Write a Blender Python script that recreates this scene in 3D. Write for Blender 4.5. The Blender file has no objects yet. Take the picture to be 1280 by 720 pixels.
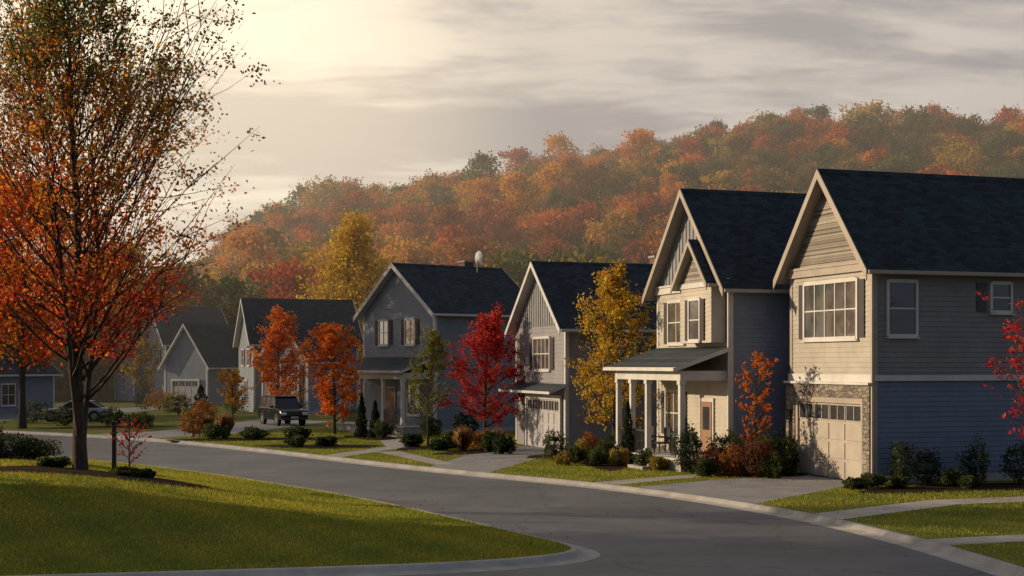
import bpy, bmesh, math, random
import numpy as np
from mathutils import Vector, geometry
random.seed(7)
RNG=np.random.default_rng(11)
scene=bpy.context.scene
COL=scene.collection
# ------------------------------------------------------------------ materials
def newmat(name):
    m=bpy.data.materials.new(name); m.use_nodes=True
    nt=m.node_tree; nt.nodes.clear()
    o=nt.nodes.new('ShaderNodeOutputMaterial')
    b=nt.nodes.new('ShaderNodeBsdfPrincipled')
    nt.links.new(b.outputs[0],o.inputs[0])
    return m,nt,b,o
def N(nt,t,**k):
    n=nt.nodes.new(t)
    for a,v in k.items(): setattr(n,a,v)
    return n
def c4(c): return (c[0],c[1],c[2],1)
def noisy(name,c1,c2,scale=4,rough=.8,bump=0.0,bscale=40,detail=6,c3=None,spec=.3,stretch=(1,1,1)):
    m,nt,b,o=newmat(name); L=nt.links.new
    tc=N(nt,'ShaderNodeTexCoord'); mp=N(nt,'ShaderNodeMapping'); mp.inputs['Scale'].default_value=stretch
    L(tc.outputs['Object'],mp.inputs[0])
    n=N(nt,'ShaderNodeTexNoise'); n.inputs['Scale'].default_value=scale; n.inputs['Detail'].default_value=detail; n.inputs['Roughness'].default_value=.65
    L(mp.outputs[0],n.inputs['Vector'])
    r=N(nt,'ShaderNodeValToRGB'); r.color_ramp.elements[0].position=.32; r.color_ramp.elements[1].position=.68
    r.color_ramp.elements[0].color=c4(c1); r.color_ramp.elements[1].color=c4(c2)
    if c3 is not None:
        e=r.color_ramp.elements.new(.5); e.color=c4(c3)
    L(n.outputs[0],r.inputs[0]); L(r.outputs[0],b.inputs['Base Color'])
    b.inputs['Roughness'].default_value=rough; b.inputs['Specular IOR Level'].default_value=spec
    if bump>0:
        n2=N(nt,'ShaderNodeTexNoise'); n2.inputs['Scale'].default_value=bscale; n2.inputs['Detail'].default_value=4
        L(mp.outputs[0],n2.inputs['Vector'])
        bp=N(nt,'ShaderNodeBump'); bp.inputs['Strength'].default_value=bump; bp.inputs['Distance'].default_value=.02
        L(n2.outputs[0],bp.inputs['Height']); L(bp.outputs[0],b.inputs['Normal'])
    return m
def paint(name,c,rough=.6,var=.12):
    return noisy(name,[x*(1-var) for x in c],[min(1,x*(1+var)) for x in c],scale=1.3,rough=rough,bump=.08,bscale=60)
def asphalt():
    m,nt,b,o=newmat('asphalt'); L=nt.links.new
    tc=N(nt,'ShaderNodeTexCoord')
    n=N(nt,'ShaderNodeTexNoise'); n.inputs['Scale'].default_value=.3; n.inputs['Detail'].default_value=9; n.inputs['Roughness'].default_value=.65; L(tc.outputs['Object'],n.inputs['Vector'])
    r=N(nt,'ShaderNodeValToRGB'); r.color_ramp.elements[0].position=.35; r.color_ramp.elements[1].position=.66
    r.color_ramp.elements[0].color=(.056,.061,.070,1); r.color_ramp.elements[1].color=(.115,.117,.125,1); L(n.outputs[0],r.inputs[0])
    n3=N(nt,'ShaderNodeTexNoise'); n3.inputs['Scale'].default_value=1.2; n3.inputs['Detail'].default_value=4; L(tc.outputs['Object'],n3.inputs['Vector'])
    ad=N(nt,'ShaderNodeVectorMath',operation='ADD'); L(tc.outputs['Object'],ad.inputs[0]); sc=N(nt,'ShaderNodeVectorMath',operation='SCALE'); sc.inputs['Scale'].default_value=1.6; L(n3.outputs[1],sc.inputs[0]); L(sc.outputs[0],ad.inputs[1])
    v=N(nt,'ShaderNodeTexVoronoi',feature='DISTANCE_TO_EDGE'); v.inputs['Scale'].default_value=.16; L(ad.outputs[0],v.inputs['Vector'])
    mr=N(nt,'ShaderNodeMapRange'); mr.inputs[1].default_value=.003; mr.inputs[2].default_value=.009; mr.inputs[3].default_value=.5; mr.inputs[4].default_value=1; L(v.outputs[0],mr.inputs[0])
    n4=N(nt,'ShaderNodeTexNoise'); n4.inputs['Scale'].default_value=45; n4.inputs['Detail'].default_value=3; L(tc.outputs['Object'],n4.inputs['Vector'])
    m4=N(nt,'ShaderNodeMapRange'); m4.inputs[1].default_value=.3; m4.inputs[2].default_value=.7; m4.inputs[3].default_value=.75; m4.inputs[4].default_value=1.25; L(n4.outputs[0],m4.inputs[0])
    mu=N(nt,'ShaderNodeMath',operation='MULTIPLY'); L(mr.outputs[0],mu.inputs[0]); L(m4.outputs[0],mu.inputs[1])
    vm=N(nt,'ShaderNodeVectorMath',operation='SCALE'); L(r.outputs[0],vm.inputs[0]); L(mu.outputs[0],vm.inputs['Scale']); L(vm.outputs[0],b.inputs['Base Color'])
    b.inputs['Roughness'].default_value=.6; b.inputs['Specular IOR Level'].default_value=.45
    bp=N(nt,'ShaderNodeBump'); bp.inputs['Strength'].default_value=.5; bp.inputs['Distance'].default_value=.02; L(n4.outputs[0],bp.inputs['Height']); L(bp.outputs[0],b.inputs['Normal'])
    return m
def shingles(name,c,sx=3.3):
    m,nt,b,o=newmat(name); L=nt.links.new
    tc=N(nt,'ShaderNodeTexCoord'); mp=N(nt,'ShaderNodeMapping'); 
    sep=N(nt,'ShaderNodeSeparateXYZ'); L(tc.outputs['Object'],sep.inputs[0])
    cb=N(nt,'ShaderNodeCombineXYZ'); L(sep.outputs[0],cb.inputs[0])
    mu=N(nt,'ShaderNodeMath',operation='MULTIPLY'); mu.inputs[1].default_value=1.35; L(sep.outputs[2],mu.inputs[0]); L(mu.outputs[0],cb.inputs[1])
    br=N(nt,'ShaderNodeTexBrick'); br.inputs['Scale'].default_value=1.0
    br.inputs['Brick Width'].default_value=.34; br.inputs['Row Height'].default_value=.16; br.inputs['Mortar Size'].default_value=.008
    br.inputs['Color1'].default_value=c4([x*.7 for x in c]); br.inputs['Color2'].default_value=c4([x*1.5 for x in c]); br.inputs['Mortar'].default_value=c4([x*.5 for x in c])
    L(cb.outputs[0],br.inputs['Vector'])
    n=N(nt,'ShaderNodeTexNoise'); n.inputs['Scale'].default_value=.9; n.inputs['Detail'].default_value=5; L(tc.outputs['Object'],n.inputs['Vector'])
    mr=N(nt,'ShaderNodeMapRange'); mr.inputs[3].default_value=.6; mr.inputs[4].default_value=1.4; L(n.outputs[0],mr.inputs[0])
    vm=N(nt,'ShaderNodeVectorMath',operation='SCALE'); L(br.outputs[0],vm.inputs[0]); L(mr.outputs[0],vm.inputs['Scale'])
    L(vm.outputs[0],b.inputs['Base Color']); b.inputs['Roughness'].default_value=.85; b.inputs['Specular IOR Level'].default_value=.2
    bp=N(nt,'ShaderNodeBump'); bp.inputs['Strength'].default_value=.6; bp.inputs['Distance'].default_value=.02
    L(br.outputs['Fac'],bp.inputs['Height']); bp.invert=True; L(bp.outputs[0],b.inputs['Normal'])
    return m
def stone(name):
    m,nt,b,o=newmat(name); L=nt.links.new
    tc=N(nt,'ShaderNodeTexCoord'); mp=N(nt,'ShaderNodeMapping'); mp.inputs['Scale'].default_value=(1,1,2.2); L(tc.outputs['Object'],mp.inputs[0])
    v=N(nt,'ShaderNodeTexVoronoi'); v.inputs['Scale'].default_value=3.2; L(mp.outputs[0],v.inputs['Vector'])
    r=N(nt,'ShaderNodeValToRGB'); r.color_ramp.elements[0].color=(.10,.085,.07,1); r.color_ramp.elements[1].color=(.34,.28,.22,1)
    L(v.outputs['Color'],r.inputs[0]); L(r.outputs[0],b.inputs['Base Color']); b.inputs['Roughness'].default_value=.9
    v2=N(nt,'ShaderNodeTexVoronoi',feature='DISTANCE_TO_EDGE'); v2.inputs['Scale'].default_value=3.2; L(mp.outputs[0],v2.inputs['Vector'])
    mr=N(nt,'ShaderNodeMapRange'); mr.inputs[2].default_value=.08; L(v2.outputs[0],mr.inputs[0])
    bp=N(nt,'ShaderNodeBump'); bp.inputs['Strength'].default_value=.9; bp.inputs['Distance'].default_value=.05; L(mr.outputs[0],bp.inputs['Height']); L(bp.outputs[0],b.inputs['Normal'])
    return m
def leafmat(name,mode='attr',trans=.45):
    m,nt,b,o=newmat(name); L=nt.links.new
    at=N(nt,'ShaderNodeAttribute'); at.attribute_name='Col'
    col=at.outputs['Color']
    if mode=='forest':
        oi=N(nt,'ShaderNodeObjectInfo')
        n=N(nt,'ShaderNodeTexNoise'); n.inputs['Scale'].default_value=.018; n.inputs['Detail'].default_value=2; L(oi.outputs['Location'],n.inputs['Vector'])
        mr=N(nt,'ShaderNodeMapRange'); mr.inputs[1].default_value=.3; mr.inputs[2].default_value=.7; mr.inputs[3].default_value=-.2; mr.inputs[4].default_value=.2; L(n.outputs[0],mr.inputs[0])
        ad=N(nt,'ShaderNodeMath',operation='ADD'); L(oi.outputs['Random'],ad.inputs[0]); L(mr.outputs[0],ad.inputs[1])
        fr=N(nt,'ShaderNodeMath',operation='FRACT'); L(ad.outputs[0],fr.inputs[0])
        r=N(nt,'ShaderNodeValToRGB'); cr=r.color_ramp; cr.interpolation='LINEAR'
        stops=[(0,(.08,.10,.025)),(.14,(.14,.15,.025)),(.22,(.52,.34,.03)),(.33,(.74,.36,.025)),(.48,(.76,.22,.02)),(.60,(.40,.12,.02)),(.70,(.62,.10,.02)),(.78,(.34,.16,.03)),(.88,(.26,.17,.03)),(1,(.12,.13,.03))]
        cr.elements[0].position=0; cr.elements[0].color=c4(stops[0][1]); cr.elements[1].position=1; cr.elements[1].color=c4(stops[-1][1])
        for p,cc in stops[1:-1]:
            e=cr.elements.new(p); e.color=c4(cc)
        L(fr.outputs[0],r.inputs[0])
        mx=N(nt,'ShaderNodeVectorMath',operation='MULTIPLY'); L(r.outputs[0],mx.inputs[0]); L(at.outputs['Color'],mx.inputs[1]); col=mx.outputs[0]
    L(col,b.inputs['Base Color']); b.inputs['Roughness'].default_value=.6; b.inputs['Specular IOR Level'].default_value=.15
    t=N(nt,'ShaderNodeBsdfTranslucent'); L(col,t.inputs[0])
    ms=N(nt,'ShaderNodeMixShader'); ms.inputs[0].default_value=trans
    L(b.outputs[0],ms.inputs[1]); L(t.outputs[0],ms.inputs[2]); L(ms.outputs[0],o.inputs[0])
    return m
def glassmat(name,inner,refl=.35):
    m,nt,b,o=newmat(name); L=nt.links.new
    tc=N(nt,'ShaderNodeTexCoord'); n=N(nt,'ShaderNodeTexNoise'); n.inputs['Scale'].default_value=1.1; L(tc.outputs['Object'],n.inputs['Vector'])
    r=N(nt,'ShaderNodeValToRGB'); r.color_ramp.elements[0].position=.4; r.color_ramp.elements[1].position=.6
    r.color_ramp.elements[0].color=c4([x*.35 for x in inner]); r.color_ramp.elements[1].color=c4(inner)
    L(n.outputs[0],r.inputs[0]); L(r.outputs[0],b.inputs['Base Color']); b.inputs['Roughness'].default_value=.4
    g=N(nt,'ShaderNodeBsdfGlossy'); g.inputs['Roughness'].default_value=.04
    bp=N(nt,'ShaderNodeBump'); bp.inputs['Strength'].default_value=.12; bp.inputs['Distance'].default_value=.05; L(n.outputs[0],bp.inputs['Height']); L(bp.outputs[0],g.inputs['Normal'])
    ms=N(nt,'ShaderNodeMixShader'); ms.inputs[0].default_value=refl
    L(b.outputs[0],ms.inputs[1]); L(g.outputs[0],ms.inputs[2]); L(ms.outputs[0],o.inputs[0])
    return m
M={}
M['lawn']=noisy('lawn_soil_grass',(.07,.09,.016),(.18,.175,.03),scale=.5,rough=.95,bump=.8,bscale=25,c3=(.12,.13,.024),spec=.1)
M['ground']=noisy('ground_earth',(.05,.055,.02),(.10,.085,.035),scale=.08,rough=1,bump=.3,bscale=3,spec=.05)
M['asphalt']=asphalt()
M['conc']=noisy('concrete',(.26,.245,.22),(.42,.39,.35),scale=1.2,rough=.85,bump=.3,bscale=50)
M['drive']=noisy('driveway_concrete',(.19,.185,.18),(.30,.29,.28),scale=.7,rough=.85,bump=.3,bscale=40)
M['mulch']=noisy('mulch',(.012,.008,.006),(.06,.038,.025),scale=18,rough=1,bump=1,bscale=30,spec=.05)
M['bark']=noisy('bark',(.035,.026,.02),(.11,.085,.065),scale=6,rough=.95,bump=.9,bscale=18,spec=.1,stretch=(3,3,.6))
M['leaf']=leafmat('leaves',trans=.55); M['forest_leaf']=leafmat('forest_leaves','forest',.35); M['blade']=leafmat('grass_blades',trans=.5)
M['roof']=shingles('roof_shingles',(.022,.032,.04)); M['roof2']=shingles('roof_shingles_grey',(.05,.058,.065))
M['stone']=stone('stone_veneer'); M['white']=paint('white_trim',(.56,.54,.50)); M['tan']=paint('tan_trim',(.36,.31,.25))
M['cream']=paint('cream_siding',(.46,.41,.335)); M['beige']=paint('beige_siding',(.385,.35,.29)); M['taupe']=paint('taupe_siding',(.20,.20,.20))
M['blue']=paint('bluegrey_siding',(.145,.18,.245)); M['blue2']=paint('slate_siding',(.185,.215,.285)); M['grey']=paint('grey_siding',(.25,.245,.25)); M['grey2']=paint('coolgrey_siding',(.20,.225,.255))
M['shake']=shingles('shake_siding',(.24,.21,.175)); M['shut']=paint('shutter_paint',(.05,.04,.04)); M['shutg']=paint('shutter_paint_grey',(.07,.07,.08))
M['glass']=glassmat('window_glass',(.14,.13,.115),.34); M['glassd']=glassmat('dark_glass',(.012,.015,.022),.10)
M['door']=paint('door_paint',(.28,.16,.09)); M['gdoor']=paint('garage_door_paint',(.40,.35,.285)); M['gdoorw']=paint('garage_door_white',(.42,.40,.39))
M['metal']=noisy('dark_metal',(.02,.02,.02),(.05,.05,.05),rough=.4,spec=.5); M['brick']=noisy('chimney_brick',(.12,.06,.045),(.22,.12,.09),scale=8,bump=.5)
M['tyre']=noisy('tyre_rubber',(.012,.012,.012),(.03,.03,.03),rough=.8); 
def carpaint(name,c,coat=.5,rough=.35,met=0):
    m,nt,b,o=newmat(name); b.inputs['Base Color'].default_value=c4(c); b.inputs['Roughness'].default_value=rough; b.inputs['Coat Weight'].default_value=coat; b.inputs['Metallic'].default_value=met; return m
M['carblack']=carpaint('black_car_paint',(.005,.006,.009),.15,.22); M['carwhite']=carpaint('silver_car_paint',(.45,.47,.5)); M['chrome']=carpaint('chrome',(.35,.35,.36),.2,.3,.8)
M['carglass']=carpaint('car_glass',(.008,.009,.011),0,.08)
M['lampr']=carpaint('tail_lamp',(.4,.01,.01)); M['lampw']=carpaint('head_lamp',(.8,.8,.75))
# ------------------------------------------------------------------ mesh helpers
def empty(name,loc=(0,0,0),rz=0):
    e=bpy.data.objects.new(name,None); e.location=loc; e.rotation_euler=(0,0,rz); e.empty_display_size=.5; COL.objects.link(e); return e
def np_mesh(name,V,F,mats,mi=None,cols=None,loc=(0,0,0),link=True,smooth=False):
    V=np.asarray(V,np.float32); F=np.asarray(F,np.int32); k=F.shape[1]
    me=bpy.data.meshes.new(name); me.vertices.add(len(V)); me.vertices.foreach_set('co',V.ravel())
    me.loops.add(F.size); me.loops.foreach_set('vertex_index',F.ravel())
    me.polygons.add(len(F)); me.polygons.foreach_set('loop_start',np.arange(0,F.size,k,dtype=np.int32)); me.polygons.foreach_set('loop_total',np.full(len(F),k,np.int32))
    for m in mats: me.materials.append(m)
    if mi is not None: me.polygons.foreach_set('material_index',np.asarray(mi,np.int32))
    if cols is not None:
        a=me.color_attributes.new('Col','FLOAT_COLOR','CORNER')
        cc=np.ones((len(F),4),np.float32); cc[:,:3]=cols; a.data.foreach_set('color',np.repeat(cc,k,axis=0).ravel())
    me.update(calc_edges=True); 
    if smooth: me.polygons.foreach_set('use_smooth',np.ones(len(F),bool))
    ob=bpy.data.objects.new(name,me); ob.location=loc
    if link: COL.objects.link(ob)
    return ob
class MB:
    def __init__(s): s.v=[];s.f=[];s.m=[];s.mats=[]
    def mi(s,k):
        if k not in s.mats: s.mats.append(k)
        return s.mats.index(k)
    def poly(s,vs,k,faces=None):
        b=len(s.v); s.v+=[tuple(p) for p in vs]
        for f in (faces or [list(range(len(vs)))]): s.f.append([b+i for i in f]); s.m.append(s.mi(k))
    def box(s,x0,x1,y0,y1,z0,z1,k):
        x0,x1=sorted((x0,x1));y0,y1=sorted((y0,y1));z0,z1=sorted((z0,z1))
        s.poly([(x0,y0,z0),(x1,y0,z0),(x1,y1,z0),(x0,y1,z0),(x0,y0,z1),(x1,y0,z1),(x1,y1,z1),(x0,y1,z1)],k,
          [(3,2,1,0),(4,5,6,7),(0,1,5,4),(1,2,6,5),(2,3,7,6),(3,0,4,7)])
    def prism(s,pts,x0,x1,k,axis='x'):  # pts (a,z) extruded
        n=len(pts)
        if axis=='x': vs=[(x0,a,z) for a,z in pts]+[(x1,a,z) for a,z in pts]
        else: vs=[(a,x0,z) for a,z in pts]+[(a,x1,z) for a,z in pts]
        s.poly(vs,k,[list(range(n))[::-1],list(range(n,2*n))]+[(i,(i+1)%n,n+(i+1)%n,n+i) for i in range(n)])
    def fbox(s,face,a0,a1,o0,o1,z0,z1,k,off=0):
        if face=='F': s.box(off-o1,off-o0,a0,a1,z0,z1,k)
        else: s.box(a0,a1,off-o1,off-o0,z0,z1,k)
    def build(s,name,parent=None,bevel=0,loc=(0,0,0)):
        me=bpy.data.meshes.new(name); me.from_pydata(s.v,[],s.f); me.update()
        for k in s.mats: me.materials.append(M[k])
        me.polygons.foreach_set('material_index',s.m)
        ob=bpy.data.objects.new(name,me); ob.location=loc; COL.objects.link(ob)
        if parent: ob.parent=parent
        if bevel:
            md=ob.modifiers.new('bevel','BEVEL'); md.width=bevel; md.segments=2; md.limit_method='ANGLE'
        return ob
def lap(mb,face,rng,z0,z1,k,lapz=.17,off=0,t=.022):
    z=z0
    while z<z1-.005:
        zt=min(z+lapz,z1); a0,a1=rng(z); b0,b1=rng(zt)
        def P(a,o,zz): return (off-o,a,zz) if face=='F' else (a,off-o,zz)
        if a1-a0>.02:
            mb.poly([P(a0,t,z),P(a1,t,z),P(b1,0.002,zt),P(b0,0.002,zt)],k)
            mb.poly([P(a0,0.002,z),P(a1,0.002,z),P(a1,t,z),P(a0,t,z)],k)
        z=zt
def window(mb,face,c,w,z0,z1,cols=2,rows=2,shut=None,off=0,fr='white',tw=.09,glass=None,sw=.38):
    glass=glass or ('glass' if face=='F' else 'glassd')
    a0,a1=c-w/2,c+w/2; h=z1-z0
    mb.fbox(face,a0,a1,.024,.038,z0,z1,glass,off)
    mb.fbox(face,a0-tw,a0,0,.085,z0-tw,z1+tw,fr,off); mb.fbox(face,a1,a1+tw,0,.085,z0-tw,z1+tw,fr,off)
    mb.fbox(face,a0,a1,0,.088,z1,z1+tw+.03,fr,off); mb.fbox(face,a0,a1,0,.10,z0-tw-.02,z0,fr,off)
    mb.fbox(face,a0-tw-.04,a1+tw+.04,0,.13,z0-tw-.06,z0-tw-.021,fr,off)
    for i in range(1,cols):
        a=a0+w*i/cols; mb.fbox(face,a-.025,a+.025,.03,.064,z0,z1,fr,off)
    for j in range(1,rows):
        z=z0+h*j/rows; mb.fbox(face,a0,a1,.03,.06,z-.025,z+.025,fr,off)
    if shut:
        for s in (-1,1):
            b0=(a0-tw-.015-sw) if s<0 else a1+tw+.015
            mb.fbox(face,b0,b0+sw,.0,.06,z0-.05,z1+.05,shut,off)
            n=int(h/.12)
            for i in range(n):
                zz=z0+h*(i+.2)/n; mb.fbox(face,b0+.05,b0+sw-.05,.06,.072,zz,zz+h/n*.55,shut,off)
def gable_roof(mb,x0,x1,y0,y1,ze,zr,oe=.4,orr=.35,rf='roof',tr='white',rake=.26):
    yc=(y0+y1)/2; s=(zr-ze)/((y1-y0)/2)
    ya,yb=y0-oe,y1+oe; T=lambda y:zr+.17-s*abs(y-yc); B=lambda y:zr+.02-s*abs(y-yc)
    X0,X1=x0-orr,x1+orr
    P=[(ya,T(ya)),(yc,T(yc)),(yb,T(yb)),(yb,B(yb)),(yc,B(yc)),(ya,B(ya))]
    vs=[(X0,a,z) for a,z in P]+[(X1,a,z) for a,z in P]
    mb.poly(vs,rf,[(0,1,7,6),(1,2,8,7)])
    mb.poly(vs,tr,[(3,4,10,9),(4,5,11,10),(0,6,11,5),(2,3,9,8),(0,5,4,1),(1,4,3,2),(6,7,10,11),(7,8,9,10)])
    for Xa,Xb in ((X0-.045,X0-.003),(X1+.003,X1+.045)):
        for (p,q) in ((ya-.02,yc),(yc,yb+.02)):
            mb.prism([(p,T(p)+.015),(q,T(q)+.015),(q,T(q)-rake),(p,T(p)-rake)],Xa,Xb,tr)
    mb.box(X0+.02,X1-.02,ya-.11,ya-.004,T(ya)-.13,T(ya)-.015,tr); mb.box(X0+.02,X1-.02,yb+.004,yb+.11,T(yb)-.13,T(yb)-.015,tr)
    mb.prism([(yc-.15,T(yc-.15)+.02),(yc,T(yc)+.035),(yc+.15,T(yc+.15)+.02),(yc+.15,T(yc+.15)+.004),(yc,T(yc)+.004),(yc-.15,T(yc-.15)+.004)],X0+.01,X1-.01,rf)
def shell(mb,L,W,z0,z1,zr,mf,ms,zsplit=None,mflow=None,mslow=None,gm=None,lapz=.17,trim='white',batt=False):
    full=lambda A:(lambda z:(0,A))
    if zsplit:
        lap(mb,'F',full(W),z0,zsplit,mflow or mf,lapz); lap(mb,'S',full(L),z0,zsplit,mslow or ms,lapz)
        lap(mb,'F',full(W),zsplit,z1,mf,lapz); lap(mb,'S',full(L),zsplit,z1,ms,lapz)
    else:
        lap(mb,'F',full(W),z0,z1,mf,lapz); lap(mb,'S',full(L),z0,z1,ms,lapz)
    g=gm or mf
    hw=lambda z:(W/2*(z-z1)/(zr-z1),W-W/2*(z-z1)/(zr-z1))
    if batt:
        mb.poly([(-.005,0,z1),(-.005,W,z1),(-.005,W/2,zr)],g)
        y=.25
        while y<W-.1:
            zt=z1+(zr-z1)*(1-abs(y-W/2)/(W/2)); mb.box(-.04,-.006,y-.03,y+.03,z1,zt-.02,g); y+=.33
    else: lap(mb,'F',hw,z1,zr,g,lapz)
    mb.poly([(L,0,z0),(L,W,z0),(L,W,z1),(L,W/2,zr),(L,0,z1)],ms); mb.poly([(0,W,z0),(0,W,z1),(L,W,z1),(L,W,z0)],ms)
    mb.poly([(0,0,z0),(0,W,z0),(0,W,z1),(0,W/2,zr),(0,0,z1)],ms); mb.poly([(0,.0,z0),(L,0.0,z0),(L,0,z1),(0,0,z1)],ms)
    w=.13
    mb.box(-.04,-.001,-.04,w,z0,z1-.01,trim); mb.box(-.0005,w,-.042,-.001,z0,z1-.012,trim)
    mb.box(-.04,-.001,W-w,W+.04,z0,z1-.01,trim); mb.box(L-w,L+.04,-.042,-.001,z0,z1-.012,trim)
    mb.box(-.06,L+.05,-.062,-.043,z0-.1,z0+.28,'conc')
def garage(mb,y0,y1,z0,z1,mat,off=0,rows=4,cols=4,win=True,tr='white'):
    mb.box(off-.02,off-.012,y0,y1,z0,z1,mat)
    w=(y1-y0)/cols; h=(z1-z0)/rows
    for j in range(rows):
        for i in range(cols):
            a,b=y0+i*w+.06,y0+(i+1)*w-.06; c,d=z0+j*h+.05,z0+(j+1)*h-.05
            if j==rows-1 and win:
                mb.box(off-.032,off-.021,a,b,c+.03,d-.03,'glassd'); 
                for q in (a-.03,b-.01): mb.box(off-.05,off-.0205,q,q+.04,c,d,mat)
                mb.box(off-.05,off-.0205,(a+b)/2-.02,(a+b)/2+.02,c,d,mat)
                mb.box(off-.048,off-.0208,a,b,c-.01,c+.03,mat); mb.box(off-.048,off-.0208,a,b,d-.03,d+.01,mat)
            else:
                mb.box(off-.05,off-.0205,a,b,c,d,mat); 
    mb.box(off-.11,off-.0,y0-.15,y0,z0,z1+.0,tr); mb.box(off-.11,off-.0,y1,y1+.15,z0,z1,tr); mb.box(off-.115,off,y0-.16,y1+.16,z1,z1+.2,tr)
def porch(e,y0,y1,dep,zf,ze,zt,posts,rail=True,steps=None,rf='roof2',pw=.2):
    mb=MB()
    mb.box(-dep,-.07,y0,y1,.0,zf,'conc'); mb.box(-dep-.06,-.07,y0-.06,y1+.06,zf,zf+.06,'white')
    X=-dep-.35
    vs=[(-.03,y0-.3,zt),(-.03,y1+.3,zt),(X,y1+.3,ze),(X,y0-.3,ze)]; lo=[(x,y,z-.16) for x,y,z in vs]
    mb.poly(vs+lo,rf,[(0,1,2,3)]); mb.poly(vs+lo,'white',[(7,6,5,4),(3,2,6,7),(0,3,7,4),(2,1,5,6)])
    mb.box(X-.1,X-.003,y0-.3,y1+.3,ze-.14,ze-.01,'white')
    mb.box(-dep-.02,-dep+.2,y0,y1,ze-.5,ze-.13,'white'); mb.box(-dep+.2,-.07,y0,y0+.2,ze-.5,ze-.13,'white'); mb.box(-dep+.2,-.07,y1-.2,y1,ze-.5,ze-.13,'white')
    mb.box(-dep+.1,-.08,y0+.21,y1-.21,ze-.2,ze-.17,'white')
    for p in posts:
        mb.box(-dep+.0,-dep+pw,p-pw/2,p+pw/2,zf+.06,ze-.5,'white'); mb.box(-dep-.04,-dep+pw+.04,p-pw/2-.04,p+pw/2+.04,zf+.061,zf+.3,'white'); mb.box(-dep-.035,-dep+pw+.035,p-pw/2-.035,p+pw/2+.035,ze-.66,ze-.502,'white')
    mb.build('porch',e,.006)
    if rail:
        r=MB()
        for a,b in rail:
            r.box(-dep+.07,-dep+.13,a,b,zf+.95,zf+1.02,'metal'); r.box(-dep+.07,-dep+.13,a,b,zf+.15,zf+.2,'metal')
            y=a+.06
            while y<b: r.box(-dep+.085,-dep+.115,y-.012,y+.012,zf+.2,zf+.95,'metal'); y+=.12
        r.build('porch_railing',e)
    if steps:
        s=MB(); n=3
        for i in range(n):
            s.box(-dep-.06-(i+1)*.3,-dep-.06-i*.3,steps[0],steps[1],-.02,zf*(n-i)/(n+1)+.02,'conc')
        s.build('porch_steps',e,.01)
R1=math.radians(18.1)
GZ=.12
def house1():
    e=empty('garage_front_house',(12.25,48.2,GZ),R1); L,W,z1,zr=15,5.6,7.55,10.85
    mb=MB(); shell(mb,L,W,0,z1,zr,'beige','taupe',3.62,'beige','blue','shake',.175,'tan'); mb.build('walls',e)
    r=MB(); gable_roof(r,0,L,0,W,z1,zr,.40,.5,'roof','tan',.34); r.build('roof',e,.008)
    t=MB(); t.box(-.10,-.024,-.06,W+.06,3.45,3.72,'white'); t.box(-.10,L,-.10,-.045,3.50,3.70,'white')
    t.box(-.13,-.03,-.05,W+.05,z1-.28,z1-.02,'tan'); t.box(-.17,-.03,-.08,W+.08,z1-.02,z1+.07,'tan')
    t.box(-.15,-.06,-.15,-.065,.1,z1-.3,'tan'); t.build('belt_trim_and_downspout',e,.006)
    s=MB(); a,b=.55,4.85
    for (y0,y1,z0,zz) in ((-.05,a-.16,.0,2.9),(b+.16,W+.05,0,2.9),(-.05,W+.05,2.9,3.44)):
        s.box(-.2,-.03,y0,y1,z0,zz,'stone')
    s.box(-.28,-.03,-.1,W+.1,3.36,3.449,'white'); s.build('stone_surround',e,.01)
    g=MB(); garage(g,a,b,.03,2.7,'gdoor',-.05,4,4,True,'tan'); g.build('garage_door',e,.004)
    w=MB(); window(w,'F',2.75,3.5,5.05,6.95,5,2,None,0,'white',.11); w.fbox('F',.5,.86,.0,.06,5,7.0,'shut'); w.fbox('F',4.66,4.95,.0,.06,5,7.0,'shut')
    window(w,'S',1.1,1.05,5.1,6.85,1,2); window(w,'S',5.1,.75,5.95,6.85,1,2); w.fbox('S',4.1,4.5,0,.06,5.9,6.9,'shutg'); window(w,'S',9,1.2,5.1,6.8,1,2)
    w.build('windows',e)
    v=MB(); v.box(9,9.3,3.6,3.9,9.2,10.2,'metal'); v.build('roof_vent',e)
    p=MB(); p.box(-.26,-.205,5.25,5.37,2.2,2.25,'metal'); p.box(-.34,-.22,5.24,5.38,2.0,2.35,'glassd'); p.box(-.36,-.2,5.22,5.4,2.35,2.4,'metal'); p.build('wall_lantern',e)
house1()
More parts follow.
